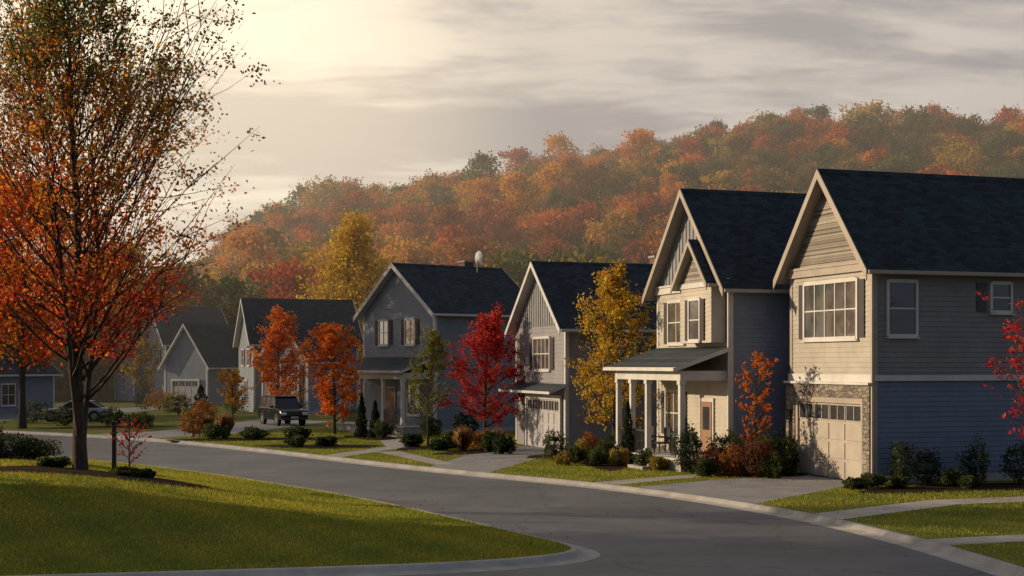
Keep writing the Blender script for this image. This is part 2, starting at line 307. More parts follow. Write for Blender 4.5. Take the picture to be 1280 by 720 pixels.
def house2():
    e=empty('porch_gable_house',(8.3,54.2,GZ),R1); L,W,z1,zr=11,6.7,7.25,10.95
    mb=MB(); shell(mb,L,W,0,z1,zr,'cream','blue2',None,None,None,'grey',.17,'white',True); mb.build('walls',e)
    r=MB(); gable_roof(r,0,L,0,W,z1,zr,.45,.5,'roof','tan',.3); r.build('roof',e,.008)
    t=MB(); t.box(-.12,-.03,-.05,W+.05,z1-.25,z1+.02,'white'); t.box(-.17,-.03,-.08,W+.08,z1+.02,z1+.1,'white'); t.box(-.14,-.06,-.14,-.06,.1,z1-.3,'white')
    t.build('belt_trim_and_downspout',e,.006)
    b=MB(); b.box(-.62,-.045,.3,3.1,4.9,7.2,'cream'); b.build('bay_wall',e)
    zb=8.75
    b2=MB(); lap(b2,'F',lambda z:(.3,3.1),4.9,7.2,'cream',.17,-.62); lap(b2,'F',lambda z:(.3+1.4*(z-7.2)/(zb-7.2),3.1-1.4*(z-7.2)/(zb-7.2)),7.2,zb,'shake',.17,-.62)
    b2.poly([(-.619,.3,7.2),(-.619,3.1,7.2),(-.619,1.7,zb)],'shake'); b2.box(-.69,-.645,.3,3.1,7.05,7.25,'white'); b2.build('bay_siding',e)
    g=MB(); gable_roof(g,-.62,-.36,.3,3.1,7.2,zb,.2,.3,'roof','tan',.22); g.build('bay_roof',e)
    w=MB(); window(w,'F',4.75,1.5,4.98,6.6,2,2,'shut'); window(w,'F',1.7,.9,5.05,6.55,1,2,'shut',-.63,sw=.3)
    window(w,'F',5.0,1.5,1.2,2.9,2,2,'shut'); window(w,'S',6,1,5,6.6,1,2); w.build('windows',e)
    d=MB(); d.box(-.09,-.03,1.25,2.35,.5,2.75,'white'); d.box(-.12,-.091,1.35,2.25,.52,2.6,'door'); d.box(-.13,-.121,1.5,2.1,1.5,2.4,'glassd'); d.build('front_door',e,.005)
    porch(e,0.1,6.6,2.0,.42,3.95,4.75,[.25,3.4,5.0,6.45],[(.35,1.2),(3.5,4.9),(5.1,6.35)],(1.5,3.0))
    c=MB()
    for y in (4.0,5.6):
        c.box(-1.3,-.75,y-.3,y+.3,.85,.92,'metal'); c.box(-.8,-.73,y-.3,y+.3,.92,1.5,'metal')
        for dx in (-1.27,-.79):
            for dy in (-.27,.23): c.box(dx,dx+.04,y+dy,y+dy+.04,.48,.85,'metal')
        c.box(-1.3,-.8,y-.33,y-.28,1.1,1.14,'metal'); c.box(-1.3,-.8,y+.28,y+.33,1.1,1.14,'metal')
    c.build('porch_chairs',e)
house2()
def house3():
    e=empty('shuttered_garage_house',(2.5,66,GZ),R1); L,W,z1,zr=11,7.3,5.9,8.9
    mb=MB(); shell(mb,L,W,0,z1,zr,'grey','grey',None,None,None,'grey',.2,'white',True); mb.build('walls',e)
    r=MB(); gable_roof(r,0,L,0,W,z1,zr,.45,.45,'roof','white',.26); r.build('roof',e,.008)
    g=MB(); garage(g,.55,5.3,.03,2.4,'gdoorw',-.05,4,6); g.build('garage_door',e)
    p=MB(); vs=[(-.05,-.2,3.15),(-.05,W+.2,3.15),(-.9,W+.2,2.8),(-.9,-.2,2.8)]; lo=[(x,y,z-.12) for x,y,z in vs]
    p.poly(vs+lo,'roof2',[(0,1,2,3)]); p.poly(vs+lo,'white',[(7,6,5,4),(3,2,6,7),(0,3,7,4),(2,1,5,6)]); p.build('pent_roof',e)
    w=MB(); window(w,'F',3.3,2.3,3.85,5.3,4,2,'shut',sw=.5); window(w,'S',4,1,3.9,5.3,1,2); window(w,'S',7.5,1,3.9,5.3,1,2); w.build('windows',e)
    c=MB(); c.box(6.5,7.2,4.5,5.2,7.5,9.5,'brick'); c.box(6.43,7.27,4.43,5.27,9.5,9.6,'conc'); c.build('chimney',e)
house3()
def house4():
    e=empty('covered_entry_house',(-4.5,83,GZ),math.radians(36.9)); L,W,z1,zr=7.4,8,7.2,10.0
    mb=MB(); shell(mb,L,W,0,z1,zr,'grey2','grey2',lapz=.2); mb.build('walls',e)
    r=MB(); gable_roof(r,0,L,0,W,z1,zr,.5,.45,'roof','white',.28); r.build('roof',e)
    w=MB(); window(w,'F',5.6,1.0,5.3,6.7,2,2,'shut'); window(w,'F',2.6,1.0,5.3,6.7,2,2,'shut'); window(w,'F',2.2,1.3,1.1,2.9,2,2); window(w,'S',3.5,1,5.3,6.7,1,2); w.build('windows',e)
    d=MB(); d.box(-.1,-.03,4.2,5.3,.4,2.7,'white'); d.box(-.13,-.101,4.3,5.2,.42,2.6,'door'); d.build('front_door',e)
    porch(e,0.3,7.7,2,.4,3.7,4.5,[.5,2.6,5.2,7.5],[(.6,2.5),(5.3,7.4)],(3.2,4.8))
    c=MB(); c.box(5.2,5.9,4.4,5.1,9,10.5,'brick'); c.box(5.13,5.97,4.33,5.17,10.5,10.6,'conc'); c.build('chimney',e)
    s=MB(); 
    for i in range(8):
        a=i*math.pi/4; b=(i+1)*math.pi/4
        for (r0,x0,r1,x1) in ((0,.0,.25,.04),(.25,.04,.42,.14)):
            s.poly([(5+x0-.0,2.8+r0*math.cos(a),10.7+r0*math.sin(a)),(5+x0,2.8+r0*math.cos(b),10.7+r0*math.sin(b)),(5+x1,2.8+r1*math.cos(b),10.7+r1*math.sin(b)),(5+x1,2.8+r1*math.cos(a),10.7+r1*math.sin(a))],'white')
    s.box(5.02,5.07,2.77,2.83,9.0,10.7,'metal'); s.build('satellite_dish',e)
house4()
def simple_house(name,loc,rz,L,W,z1,zr,mf,rf='roof',door=False,tr='white'):
    e=empty(name,(loc[0],loc[1],GZ),math.radians(rz))
    mb=MB(); shell(mb,L,W,0,z1,zr,mf,mf,lapz=.25,trim=tr); mb.build('walls',e)
    r=MB(); gable_roof(r,0,L,0,W,z1,zr,.45,.45,rf,tr,.26); r.build('roof',e)
    w=MB(); 
    if z1>4.5:
        window(w,'F',W*.3,1,z1-2,z1-.7,1,2,'shut'); window(w,'F',W*.7,1,z1-2,z1-.7,1,2,'shut'); window(w,'S',L*.35,1,z1-2,z1-.7,1,2); window(w,'S',L*.75,1,z1-2,z1-.7,1,2)
    if not door: window(w,'F',W*.5,1.4,1,2.6,2,2)
    window(w,'S',L*.5,1.2,1,2.5,2,2); w.build('windows',e)
    if door:
        g=MB(); garage(g,W*.2,W*.8,.03,2.4,'gdoorw',-.05,4,4,True); g.build('garage_door',e)
    return e
simple_house('grey_gable_house',(-21.8,120),20,9,7.5,6.0,9.6,'grey2')
simple_house('garage_wing_house',(-16.6,115.5),62,6,4.6,4.6,7.4,'grey2','roof',True)
simple_house('far_gable_house',(-36.5,150),30,7,9,6.3,10.2,'grey2')
simple_house('low_garage_house',(-30.0,140),68,9,5.0,4.2,7.9,'grey2','roof',True)
simple_house('grey_cottage_house',(-41.5,156),30,6,8,5,8.2,'blue2','roof2')
simple_house('roadside_house',(-40.5,104),60,9,8,3.4,6.0,'blue2','roof2')
# ------------------------------------------------------------------ terrain
hx=np.array([-600,-300,-144,-92,-79,-70,-47,-31,-9,13.5,36,58,81,144,300,600],float)
hh=np.array([4,6,10,14,20,29,37,39,44,49,53,56,59,61,62,60],float)
def hill(x,y):
    x=np.asarray(x,float);y=np.asarray(y,float)
    H=np.interp(x*400/np.maximum(y,200)*.5+x*.5,hx,hh)
    t=np.clip((y-165)/(410-165),0,1); s=t*t*(3-2*t)
    back=np.clip((y-430)/400,0,1); z=H*s*(1-.6*back)
    z+= s*2.0*np.sin(x*.05+1)*np.cos(y*.043)
    return z
xs=np.concatenate([np.linspace(-3500,-420,16)[:-1],np.linspace(-420,420,106),np.linspace(420,3500,16)[1:]])
ys=np.concatenate([np.linspace(-400,150,12)[:-1],np.linspace(150,460,60),np.linspace(460,3500,50)[1:]])
X,Y=np.meshgrid(xs,ys); Zg=hill(X,Y)
V=np.stack([X.ravel(),Y.ravel(),Zg.ravel()],1); nx=len(xs); ny=len(ys)
i,j=np.meshgrid(np.arange(nx-1),np.arange(ny-1)); a=(j*nx+i).ravel()
np_mesh('ground',V,np.stack([a,a+1,a+1+nx,a+nx],1),[M['ground']],smooth=True)
def catmull(p,n=6):
    p=[np.array(q,float) for q in p]; P=[2*p[0]-p[1]]+p+[2*p[-1]-p[-2]]; out=[]
    for k in range(1,len(P)-2):
        for t in np.linspace(0,1,n,endpoint=False):
            a,b,c,d=P[k-1],P[k],P[k+1],P[k+2]
            out.append(.5*((2*b)+(c-a)*t+(2*a-5*b+4*c-d)*t*t+(-a+3*b-3*c+d)*t**3))
    out.append(p[-1]); return np.array(out)
RC=catmull([(13,6),(10.9,20),(10.0,28),(9.2,33.6),(7.84,38.7),(5.6,43.9),(2.5,48.8),(-1.0,53.0),(-4.5,57.4),(-7.9,62.2),(-12,68),(-16.8,74.2),(-22.1,79.8),(-30,86),(-45,96),(-80,116),(-200,170)])
IL=catmull([(-90,19),(-30,23.5),(-12,26.6),(-5.3,27.9),(-1.3,28.9),(0.8,30),(1.55,31.2),(1.2,32.6),(-.1,35.2),(-1.9,38.7),(-3.9,42.3),(-6.5,46.5),(-11.9,54),(-17.4,60.2),(-24,66),(-34,74),(-60,90),(-90,104)])
def nrm(P):
    d=np.gradient(P,axis=0); d/=np.linalg.norm(d,axis=1)[:,None]; return np.stack([d[:,1],-d[:,0]],1)
def curb(name,P,side):
    n=nrm(P)*side; prof=[(-.38,.006),(-.02,.014),(.03,.05),(.09,.13),(.14,.142),(.26,.145),(.28,.05)]
    V=[];m=len(prof)
    for q,nn in zip(P,n):
        for o,z in prof: V.append((q[0]+nn[0]*o,q[1]+nn[1]*o,z))
    F=[]
    for i in range(len(P)-1):
        for k in range(m-1): F.append((i*m+k,i*m+k+1,(i+1)*m+k+1,(i+1)*m+k))
    return np_mesh(name,V,F,[M['conc']],smooth=False)
curb('kerb',RC,1); curb('kerb',IL,-1)
def sheet(name,pts,z,mat,sub=False):
    me=bpy.data.meshes.new(name); bm=bmesh.new(); vs=[bm.verts.new((p[0],p[1],z)) for p in pts]; f=bm.faces.new(vs)
    bm.normal_update()
    if f.normal.z<0: f.normal_flip()
    bmesh.ops.triangulate(bm,faces=bm.faces[:]); bm.to_mesh(me); bm.free(); me.materials.append(mat)
    ob=bpy.data.objects.new(name,me); COL.objects.link(ob); return ob
sheet('road',list(map(tuple,RC))+[(-200,-5),(13,-5)],.004,M['asphalt'])
RCo=RC+nrm(RC)*.24
yard_poly=[tuple(p) for p in RCo[:-6]]+[(-70,150),(260,150),(260,6)]
sheet('lawn',yard_poly,GZ,M['lawn'])
def seg_dist(P,B):
    out=np.full(len(P),1e9)
    for k in range(len(B)-1):
        a=B[k];d=B[k+1]-a; t=np.clip(((P-a)@d)/(d@d+1e-9),0,1); q=a+t[:,None]*d; out=np.minimum(out,np.hypot(*(P-q).T))
    return out
def inside(P,poly):
    poly=np.asarray(poly); x,y=P[:,0],P[:,1]; r=np.zeros(len(P),bool); j=len(poly)-1
    for i in range(len(poly)):
        xi,yi=poly[i];xj,yj=poly[j]
        if yi!=yj:
            c=((yi>y)!=(yj>y))&(x<(xj-xi)*(y-yi)/(yj-yi)+xi); r^=c
        j=i
    return r
ILo=IL-nrm(IL)*.25
def hz(P):
    P=np.atleast_2d(np.asarray(P,float)); d=np.maximum(seg_dist(P,IL)-.25,0)
    t=np.clip(d/9,0,1); s=t*t*(3-2*t)
    bump=.95*np.exp(-(((P[:,0]+15)/14)**2+((P[:,1]-45)/15)**2))+.1
    return .13+s*bump+.03*np.sin(P[:,0]*.9)*np.sin(P[:,1]*.7)*np.clip(d/3,0,1)
isl=[Vector((p[0],p[1])) for p in ILo]
bn=len(isl); g=np.stack(np.meshgrid(np.arange(-60,2,.7),np.arange(22,92,.7)),-1).reshape(-1,2)+RNG.uniform(-.15,.15,(1,2))
g=g[inside(g,ILo)]; g=g[seg_dist(g,ILo)>.35]
allp=isl+[Vector(p) for p in g.tolist()]
vo,eo,fo,_,_,_=geometry.delaunay_2d_cdt(allp,[(k,(k+1)%bn) for k in range(bn)],[],1,1e-4)
P2=np.array([(v.x,v.y) for v in vo]); zz=hz(P2)
np_mesh('lawn',np.column_stack([P2,zz]),np.array([f for f in fo if len(f)==3]),[M['lawn']],smooth=True)
# paths / driveways
paths={
 'driveway':[[(12.0,48.75),(10.7,52.6),(7.3,50.2),(3.9,47.0),(5.45,44.5),(7.0,41.4),(9.3,44.7)],
             [(2.3,66.3),(.7,71.4),(-1.5,67),(-3.3,56.2),(-2.1,54.8),(-.9,53.3),(.9,60.5)],
             [(-12.8,101),(-18.3,105),(-21.6,86),(-24.5,82.2),(-19.6,77.8),(-16,84)],
             [(-29,138),(-34,139),(-44,97.5),(-38,93.8)]],
 'footpath':[[(8.6,37.2),(8.1,38.6),(12.5,42.6),(20,45.2),(20,43.8),(13,41.3)],
             [(9.75,31.9),(9.5,33.0),(12,33.9),(20,35.2),(20,34.0),(12.2,32.8)],
             [(3.4,47.8),(2.7,48.9),(6.0,51.9),(7.5,53.1),(8.0,52.1),(6.4,50.9)],
             [(-7.5,62.1),(-8.4,63.4),(-6.2,70),(-8.0,82.2),(-6.9,82.6),(-5.0,70)],
             [(-3.0,57.2),(-6.3,66),(-5.2,66.3),(-2.3,58)]]}
for nm,ls in paths.items():
    for k,p in enumerate(ls):
        sheet(nm,p,GZ+.006+.004*(nm=='footpath'),M['drive' if nm=='driveway' else 'conc'])
def blob(cx,cy,rx,ry,rot=0,seed=0,n=26):
    r=random.Random(seed); out=[]
    ph=[r.uniform(0,6.28) for _ in range(4)]
    for k in range(n):
        a=2*math.pi*k/n; q=1+.13*math.sin(2*a+ph[0])+.1*math.sin(3*a+ph[1])+.06*math.sin(5*a+ph[2])
        x=rx*q*math.cos(a);y=ry*q*math.sin(a); out.append((cx+x*math.cos(rot)-y*math.sin(rot),cy+x*math.sin(rot)+y*math.cos(rot)))
    return out
beds=[blob(3.8,58.3,3.4,1.1,R1+1.25,1),blob(9.3,52.4,2.2,1.0,R1-.3,2),blob(15.5,46.9,4.2,1.3,R1,3),blob(-1.6,66.5,3.2,1.1,1.1,4),blob(-3.9,69,2.4,1.2,1.0,5),blob(-9.5,70.2,3.5,1.6,-.2,6),blob(-13.8,77,4.5,1.8,.3,7),
      blob(-7.8,78.6,2.4,1.4,2,8),blob(17.0,41.0,2.4,1.0,.3,9),blob(2.9,62.6,2.6,1.3,.3,10),blob(-26,92,4,1.6,.5,12)]
for b in beds: sheet('mulch_bed',b,GZ+.016,M['mulch'])
def ringbed(cx,cy,rx,ry,seed):
    b=blob(cx,cy,rx,ry,0,seed,30); V=[(cx,cy,hz([(cx,cy)])[0]+.10)]
    for f in (.33,.66,1.0):
        for p in b:
            x=cx+(p[0]-cx)*f;y=cy+(p[1]-cy)*f; V.append((x,y,hz([(x,y)])[0]+(.07 if f<1 else .0)))
    me=bpy.data.meshes.new('mulch_bed'); F=[(0,1+k,1+(k+1)%30) for k in range(30)]
    for r in range(2):
        for k in range(30): F.append((1+r*30+k,1+(r+1)*30+k,1+(r+1)*30+(k+1)%30,1+r*30+(k+1)%30))
    me.from_pydata(V,[],F); me.materials.append(M['mulch']); ob=bpy.data.objects.new('mulch_bed',me); COL.objects.link(ob); return b
ib=[ringbed(-12.0,41.6,3.2,1.5,21),ringbed(-18.5,46.5,3.6,2.0,22)]
# ------------------------------------------------------------------ foliage
def rdir(n,rng):
    v=rng.normal(size=(n,3)); return v/np.linalg.norm(v,axis=1)[:,None]
def leaf_quads(C,size,rng,asp=.6):
    n=len(C); a=rdir(n,rng); b=np.cross(a,rdir(n,rng)); b/=np.linalg.norm(b,axis=1)[:,None]
    s=(size*rng.uniform(.6,1.35,n))[:,None]
    V=np.stack([C-a*s,C+b*s*asp,C+a*s,C-b*s*asp],1).reshape(-1,3)
    return V,np.arange(4*n).reshape(-1,4)
def tube(P,r,n,VV,FF,base):
    P=np.asarray(P,float); T=np.gradient(P,axis=0); T/=np.linalg.norm(T,axis=1)[:,None]+1e-9
    ref=np.array([.31,.92,.23]) ; U=np.cross(T,ref); U/=np.linalg.norm(U,axis=1)[:,None]+1e-9; W=np.cross(T,U)
    an=np.arange(n)*2*np.pi/n
    V=P[:,None,:]+np.asarray(r)[:,None,None]*(np.cos(an)[None,:,None]*U[:,None,:]+np.sin(an)[None,:,None]*W[:,None,:])
    VV.append(V.reshape(-1,3)); m=len(P)
    i=np.arange(m-1)[:,None]*n; k=np.arange(n)[None,:]; k2=(k+1)%n
    FF.append(np.stack([i+k,i+k2,i+n+k2,i+n+k],-1).reshape(-1,4)+base); return base+m*n
def tree(name,loc,H,R,base=.2,prof=None,nl=34,nleaf=9000,ls=.09,pal=None,seed=0,tr=.14,up=.8,sub=6,spread=.3,link=True,leafmat='leaf',gap=1.0,lean=(0,0),multi=1,lr=.42,msp=.16):
    rng=np.random.default_rng(seed); prof=prof or (lambda t:math.sin(math.pi*min(1,(t*.85+.15)))**.7)
    VV=[];FF=[];b=0; anchors=[];at=[]
    for mtr in range(multi):
        off=np.array([0,0,0.]) if mtr==0 else np.array([rng.uniform(-.1,.1),rng.uniform(-.1,.1),0])
        sp=0 if mtr==0 else msp
        ang0=rng.uniform(0,6.28)
        k=np.linspace(0,1,10); tw=np.cumsum(rng.normal(0,.009*H,(10,2)),0)*k[:,None]
        tp=np.column_stack([tw[:,0]+lean[0]*k+sp*H*k*math.cos(ang0),tw[:,1]+lean[1]*k+sp*H*k*math.sin(ang0),k*H*(.97 if mtr==0 else .8)])+off
        rr=tr*(1-k)**.8*(1 if mtr==0 else .5)+.012; rr[0]*=1.35
        b=tube(tp,rr,7,VV,FF,b)
        for q in range(nl if mtr==0 else nl//3):
            t=(q+rng.uniform(0,1))/(nl if mtr==0 else nl//3); zf=base+(.985-base)*t
            s=np.array([np.interp(zf,k,tp[:,d]) for d in range(3)])
            az=q*2.4+rng.uniform(-.5,.5); ln=R*prof(t)*rng.uniform(.7,1.15)
            upk=up*rng.uniform(.7,1.3)*(1+.5*t)
            d=np.array([math.cos(az),math.sin(az),upk]); 
            kk=np.linspace(0,1,6); 
            Lp=s+np.outer(kk,[d[0]*ln,d[1]*ln,0])+np.outer(kk**1.25,[0,0,d[2]*ln])+np.cumsum(rng.normal(0,.03*ln,(6,3)),0)*kk[:,None]
            Lp[:,2]=np.minimum(Lp[:,2],H*1.02)
            r0=max(.012,tr*(1-zf)*lr+.01); b=tube(Lp,r0*(1-kk)+.006,4,VV,FF,b)
            for u in range(sub):
                f=rng.uniform(.25,1); st=np.array([np.interp(f,kk,Lp[:,z]) for z in range(3)])
                dd=(Lp[-1]-Lp[0])/ (np.linalg.norm(Lp[-1]-Lp[0])+1e-6)+rng.normal(0,.55,3)+np.array([0,0,.2]); l2=ln*rng.uniform(.2,.45)+.15
                k3=np.linspace(0,1,4); Sp=st+np.outer(k3,dd*l2)+rng.normal(0,.04*l2,(4,3))*k3[:,None]
                b=tube(Sp,r0*.4*(1-k3)+.004,3,VV,FF,b)
                for k4 in (.35,.65,.9,1.0):
                    anchors.append(st+dd*l2*k4); at.append(t)
    nb=sum(len(f) for f in FF)
    A=np.array(anchors); at=np.array(at); w=rng.gamma(1.2/gap,1,len(A)); w/=w.sum()
    idx=rng.choice(len(A),nleaf,p=w); sc=spread*min(1,R/2.5)
    C=A[idx]+rng.normal(0,sc,(nleaf,3))*np.array([1,1,.8])
    C[:,2]=np.maximum(C[:,2],H*base*.8)
    LV,LF=leaf_quads(C,ls,rng)
    hfrac=np.clip(C[:,2]/H,0,1); ac=rng.normal(0,1,len(A))[idx]
    cols=pal(hfrac,ac,rng)
    V=np.concatenate(VV+[LV]); F=np.concatenate(FF+[LF+b]); mi=np.concatenate([np.zeros(nb),np.ones(len(LF))])
    cc=np.concatenate([np.ones((nb,3))*.1,cols])
    return np_mesh(name,V,F,[M['bark'],M[leafmat]],mi,cc,loc,link)
def pal(cols,var=.22,grad=None):
    cols=np.array(cols,float)
    def f(h,ac,rng):
        n=len(h); t=np.clip(.5+ac*.28+rng.normal(0,.12,n)+(0 if grad is None else grad(h)),0,.9999)*(len(cols)-1)
        i=t.astype(int); fr=(t-i)[:,None]; c=cols[i]*(1-fr)+cols[i+1]*fr
        return np.clip(c*np.exp(rng.normal(0,var,n))[:,None],0,.9)
    return f
GREEN=(.10,.13,.03);OL=(.21,.19,.035);GOLD=(.56,.33,.035);YEL=(.60,.42,.045);ORG=(.70,.26,.022);RO=(.68,.155,.025);RED=(.55,.06,.025);CRIM=(.40,.014,.036);DK=(.14,.03,.015);BR=(.30,.14,.03)
ptall=lambda t:(.55+.75*math.sin(math.pi*min(1,t*1.05+.12)))*(1 if t<.6 else 1-.4*(t-.6)/.4)
zt=hz([(-12.75,42)])[0]
tree('offscreen_shade_tree',(-12.75,42,zt),14.8,2.85,.17,ptall,80,42000,.06,pal([RED,RO,ORG,ORG,BR,OL,GREEN],.25,lambda h:(h-.64)*1.7),3,.17,1.15,10,.2,gap=2.0,multi=3,lr=.26,msp=.10)
tree('offscreen_shade_tree',(-31,90,GZ),15,5,.25,None,44,16000,.13,pal([RED,RO,ORG],.25),4,.22,.7,7,.5)
tree('offscreen_shade_tree',(-37,92,GZ),13,5,.25,None,40,12000,.14,pal([RO,ORG,GOLD],.25),6,.2,.7,6,.5)
tree('offscreen_shade_tree',(-39,112,GZ),11,4,.2,None,36,9000,.15,pal([DK,RO,BR],.25),14,.2,.7,6,.45)
tree('birch_tree',(4.5,62.4,GZ),8.0,1.8,.12,lambda t:(.55+.6*math.sin(math.pi*min(1,t+.1)))*(1-.6*t),40,12000,.065,pal([OL,GOLD,YEL,ORG],.22),7,.08,1.0,7,.2)
tree('red_maple_tree',(-1.35,72,GZ),6.5,1.7,.14,lambda t:(.7+.5*math.sin(math.pi*min(1,t+.1)))*(1-.75*t),40,9000,.07,pal([CRIM,RED,(.46,.03,.045)],.25),8,.08,.7,7,.18,gap=1.4)
tree('young_tree',(-4.2,71,GZ),5.7,1.2,.22,lambda t:(.7+.5*math.sin(math.pi*min(1,t+.1)))*(1-.7*t),26,3800,.06,pal([GREEN,OL,(.16,.15,.04)],.22),9,.05,.9,6,.2)
tree('red_maple_tree',(-10.3,82.5,GZ),6.2,1.4,.1,None,36,7000,.08,pal([RO,RO,ORG],.22),10,.08,.7,6,.22,gap=1.4)
tree('red_maple_tree',(-18.6,113,GZ),8.0,1.7,.1,lambda t:(.8+.4*math.sin(math.pi*min(1,t+.1)))*(1-.7*t),34,5200,.12,pal([RO,RO,ORG],.22),12,.1,.7,6,.28,gap=1.4)
tree('young_tree',(-20.8,106,GZ),3.3,.9,.2,None,20,1800,.08,pal([ORG,GOLD],.22),13,.05,.7,5,.2)
tree('young_tree',(-38,146,GZ),6.5,1.6,.2,None,24,2600,.13,pal([BR,OL,GOLD],.22),23,.08,.7,5,.25)
tree('birch_tree',(-15.7,134,GZ),17,3.1,.15,lambda t:(.7+.5*math.sin(math.pi*min(1,t+.1)))*(1-.5*t),50,12000,.16,pal([GOLD,YEL,(.7,.5,.06),ORG],.22),15,.2,1.0,7,.5)
tree('young_tree',(8.95,52.3,GZ),4.4,.6,.1,None,22,1700,.055,pal([RO,ORG,RED],.22),16,.035,1.1,6,.12)
tree('red_maple_tree',(16.6,43.3,GZ),5.6,1.7,.18,None,30,3800,.065,pal([CRIM,RED],.25),17,.05,.8,7,.16,gap=2)
tree('offscreen_shade_tree',(-20,31.0,.5),7.4,3.4,.08,None,50,26000,.2,pal([DK,BR,OL],.22),18,.2,.45,8,.6)  # tree outside the frame, added to cast shade over the lower lawn
tree('offscreen_shade_tree',(-30,35.0,.5),12,4.4,.08,None,50,26000,.24,pal([DK,BR,OL],.22),29,.22,.45,8,.7)  # unseen tree added farther left, dense crown to darken lawn and road
tree('small_maple_tree',(-12.0,44.6,hz([(-12,44.6)])[0]),1.5,.42,.2,None,12,260,.05,pal([CRIM,RED],.2),19,.02,.8,4,.08)
def shrub(name,loc,rx,h,pl,n=1500,ls=.05,seed=0,kind='round'):
    rng=np.random.default_rng(seed); VV=[];FF=[];b=0
    for q in range(9):
        a=rng.uniform(0,6.28); r=rng.uniform(.1,.6)*rx; e=np.array([r*math.cos(a),r*math.sin(a),h*rng.uniform(.5,.8)]); k=np.linspace(0,1,4)
        b=tube(np.outer(k,e)+rng.normal(0,.02,(4,3)),.015*(1-k)+.004,3,VV,FF,b)
    d=rdir(n,rng); 
    lump=1+.16*np.sin(d[:,0]*5+seed)+.14*np.sin(d[:,1]*6+seed*2)+.12*np.sin(d[:,2]*7+seed*3)
    rr=rng.uniform(.35,1,n)**.45*lump+rng.normal(0,.08,n)
    if kind=='round': C=np.column_stack([d[:,0]*rx*rr,d[:,1]*rx*rr,(d[:,2]*rr*.5+.52)*h])
    else:
        z=rng.uniform(0,1,n)**1.25; a=rng.uniform(0,6.28,n); w=(1-z)**.75*(.8+.2*np.sin(z*22+a*2))*rng.uniform(.4,1.05,n)**.4
        C=np.column_stack([np.cos(a)*w*rx,np.sin(a)*w*rx,z*h+.03])
    C[:,2]=np.maximum(C[:,2],.03)
    LV,LF=leaf_quads(C,ls,rng); nb=sum(map(len,FF)); cols=pl(C[:,2]/h,np.sin(d[:,0]*4+seed)+rng.normal(0,.4,n),rng)
    return np_mesh(name,np.concatenate(VV+[LV]),np.concatenate(FF+[LF+b]),[M['bark'],M['leaf']],np.concatenate([np.zeros(nb),np.ones(n)]),np.concatenate([np.ones((nb,3))*.1,cols]),loc)
def tuft(name,loc,r,h,pl,n=350,seed=0):
    rng=np.random.default_rng(seed); a=rng.uniform(0,6.28,n); t=rng.uniform(0,1,n)**.7; s=rng.uniform(.6,1.1,n)*h
    bx=np.column_stack([np.cos(a),np.sin(a)])*(rng.uniform(0,.25,n)*r)[:,None]; tip=np.column_stack([np.cos(a),np.sin(a)])*(t*r)[:,None]
    w=.012; px=np.column_stack([-np.sin(a),np.cos(a)])*w
    z=np.zeros(n); V=np.stack([np.column_stack([bx-px,z]),np.column_stack([bx+px,z]),np.column_stack([(bx+tip)/2*1.0+px,s*.65]),np.column_stack([tip,s*(1-.3*t)])],1).reshape(-1,3)
    return np_mesh(name,V,np.arange(4*n).reshape(-1,4),[M['leaf']],None,pl(np.tile(.5,n),rng.normal(0,1,n),rng),loc)
PG=pal([(.03,.045,.015),(.06,.08,.025),(.10,.11,.03)]);PD=pal([(.018,.03,.015),(.04,.06,.025)]);PO=pal([BR,(.3,.12,.03),(.25,.08,.03)]);PY=pal([OL,(.25,.19,.04),(.35,.22,.04)]);PR=pal([DK,(.16,.04,.03),(.10,.07,.03),(.22,.05,.04)]);PT=pal([(.25,.12,.05),(.35,.2,.08)])
sd=100
def S(kind,x,y,r,h,p,n=1300,ls=.05,z=GZ):
    global sd; sd+=1
    if kind=='c': shrub('conifer_shrub',(x,y,z),r,h,p,int(n*1.6),ls,sd,'cone')
    elif kind=='t': tuft('ornamental_grass',(x,y,z),r,h,p,400,sd)
    else: shrub('shrub',(x,y,z),r,h,p,n,ls,sd)
for x,y,r,h,p in [(2.1,57.2,.35,.5,PY),(2.6,58.2,.4,.7,PG),(2.9,59.5,.45,.8,PY),(3.4,57.0,.4,.6,PG),(3.9,58.5,.5,.9,PG),(4.3,56.9,.4,.7,PY),(5.2,55.4,.4,.7,PG),(4.4,60.3,.5,1.2,PG),(3.3,61.2,.5,1.1,PO),(5.6,54.6,.35,.5,PY),(1.8,60.8,.5,1.2,PG)]: S('r',x,y,r,h,p)
S('c',4.75,58.2,.4,2.5,PD,1500); S('r',6.6,53.0,.5,1.7,PD,1800)
for x,y,r,h,p in [(7.4,52.4,.6,1.0,PR),(8.1,51.8,.6,1.1,PO),(8.8,51.3,.7,1.3,PR),(9.5,52.0,.8,1.7,PG),(10.0,52.7,.6,1.3,PD),(8.0,52.9,.6,1.6,PG),(9.3,50.7,.4,.8,PG),(10.0,52.2,.4,.8,PG),(7.0,51.6,.4,.6,PG)]: S('r',x,y,r,h,p,1800)
for x,y,r,h,p,k in [(13.1,47.8,.4,1.5,PG,'r'),(13.9,47.6,.45,1.2,PD,'r'),(14.6,47.2,.4,.6,PG,'r'),(15.6,47.9,.5,1.4,PG,'r'),(17.1,48.0,.6,1.4,PG,'r'),(14.9,46.4,.35,.4,PG,'r'),(11.9,47.0,.4,.45,PG,'r'),(11.2,46.4,.4,.35,PG,'r'),(12.6,46.6,.35,.4,PG,'r'),(17.3,41.0,.6,.9,PG,'r'),(16.2,41.2,.5,.7,PD,'r'),(15.3,40.7,.4,.4,PY,'r'),(18.2,41.4,.6,.9,PG,'r')]: S(k,x,y,r,h,p,1300,.045)
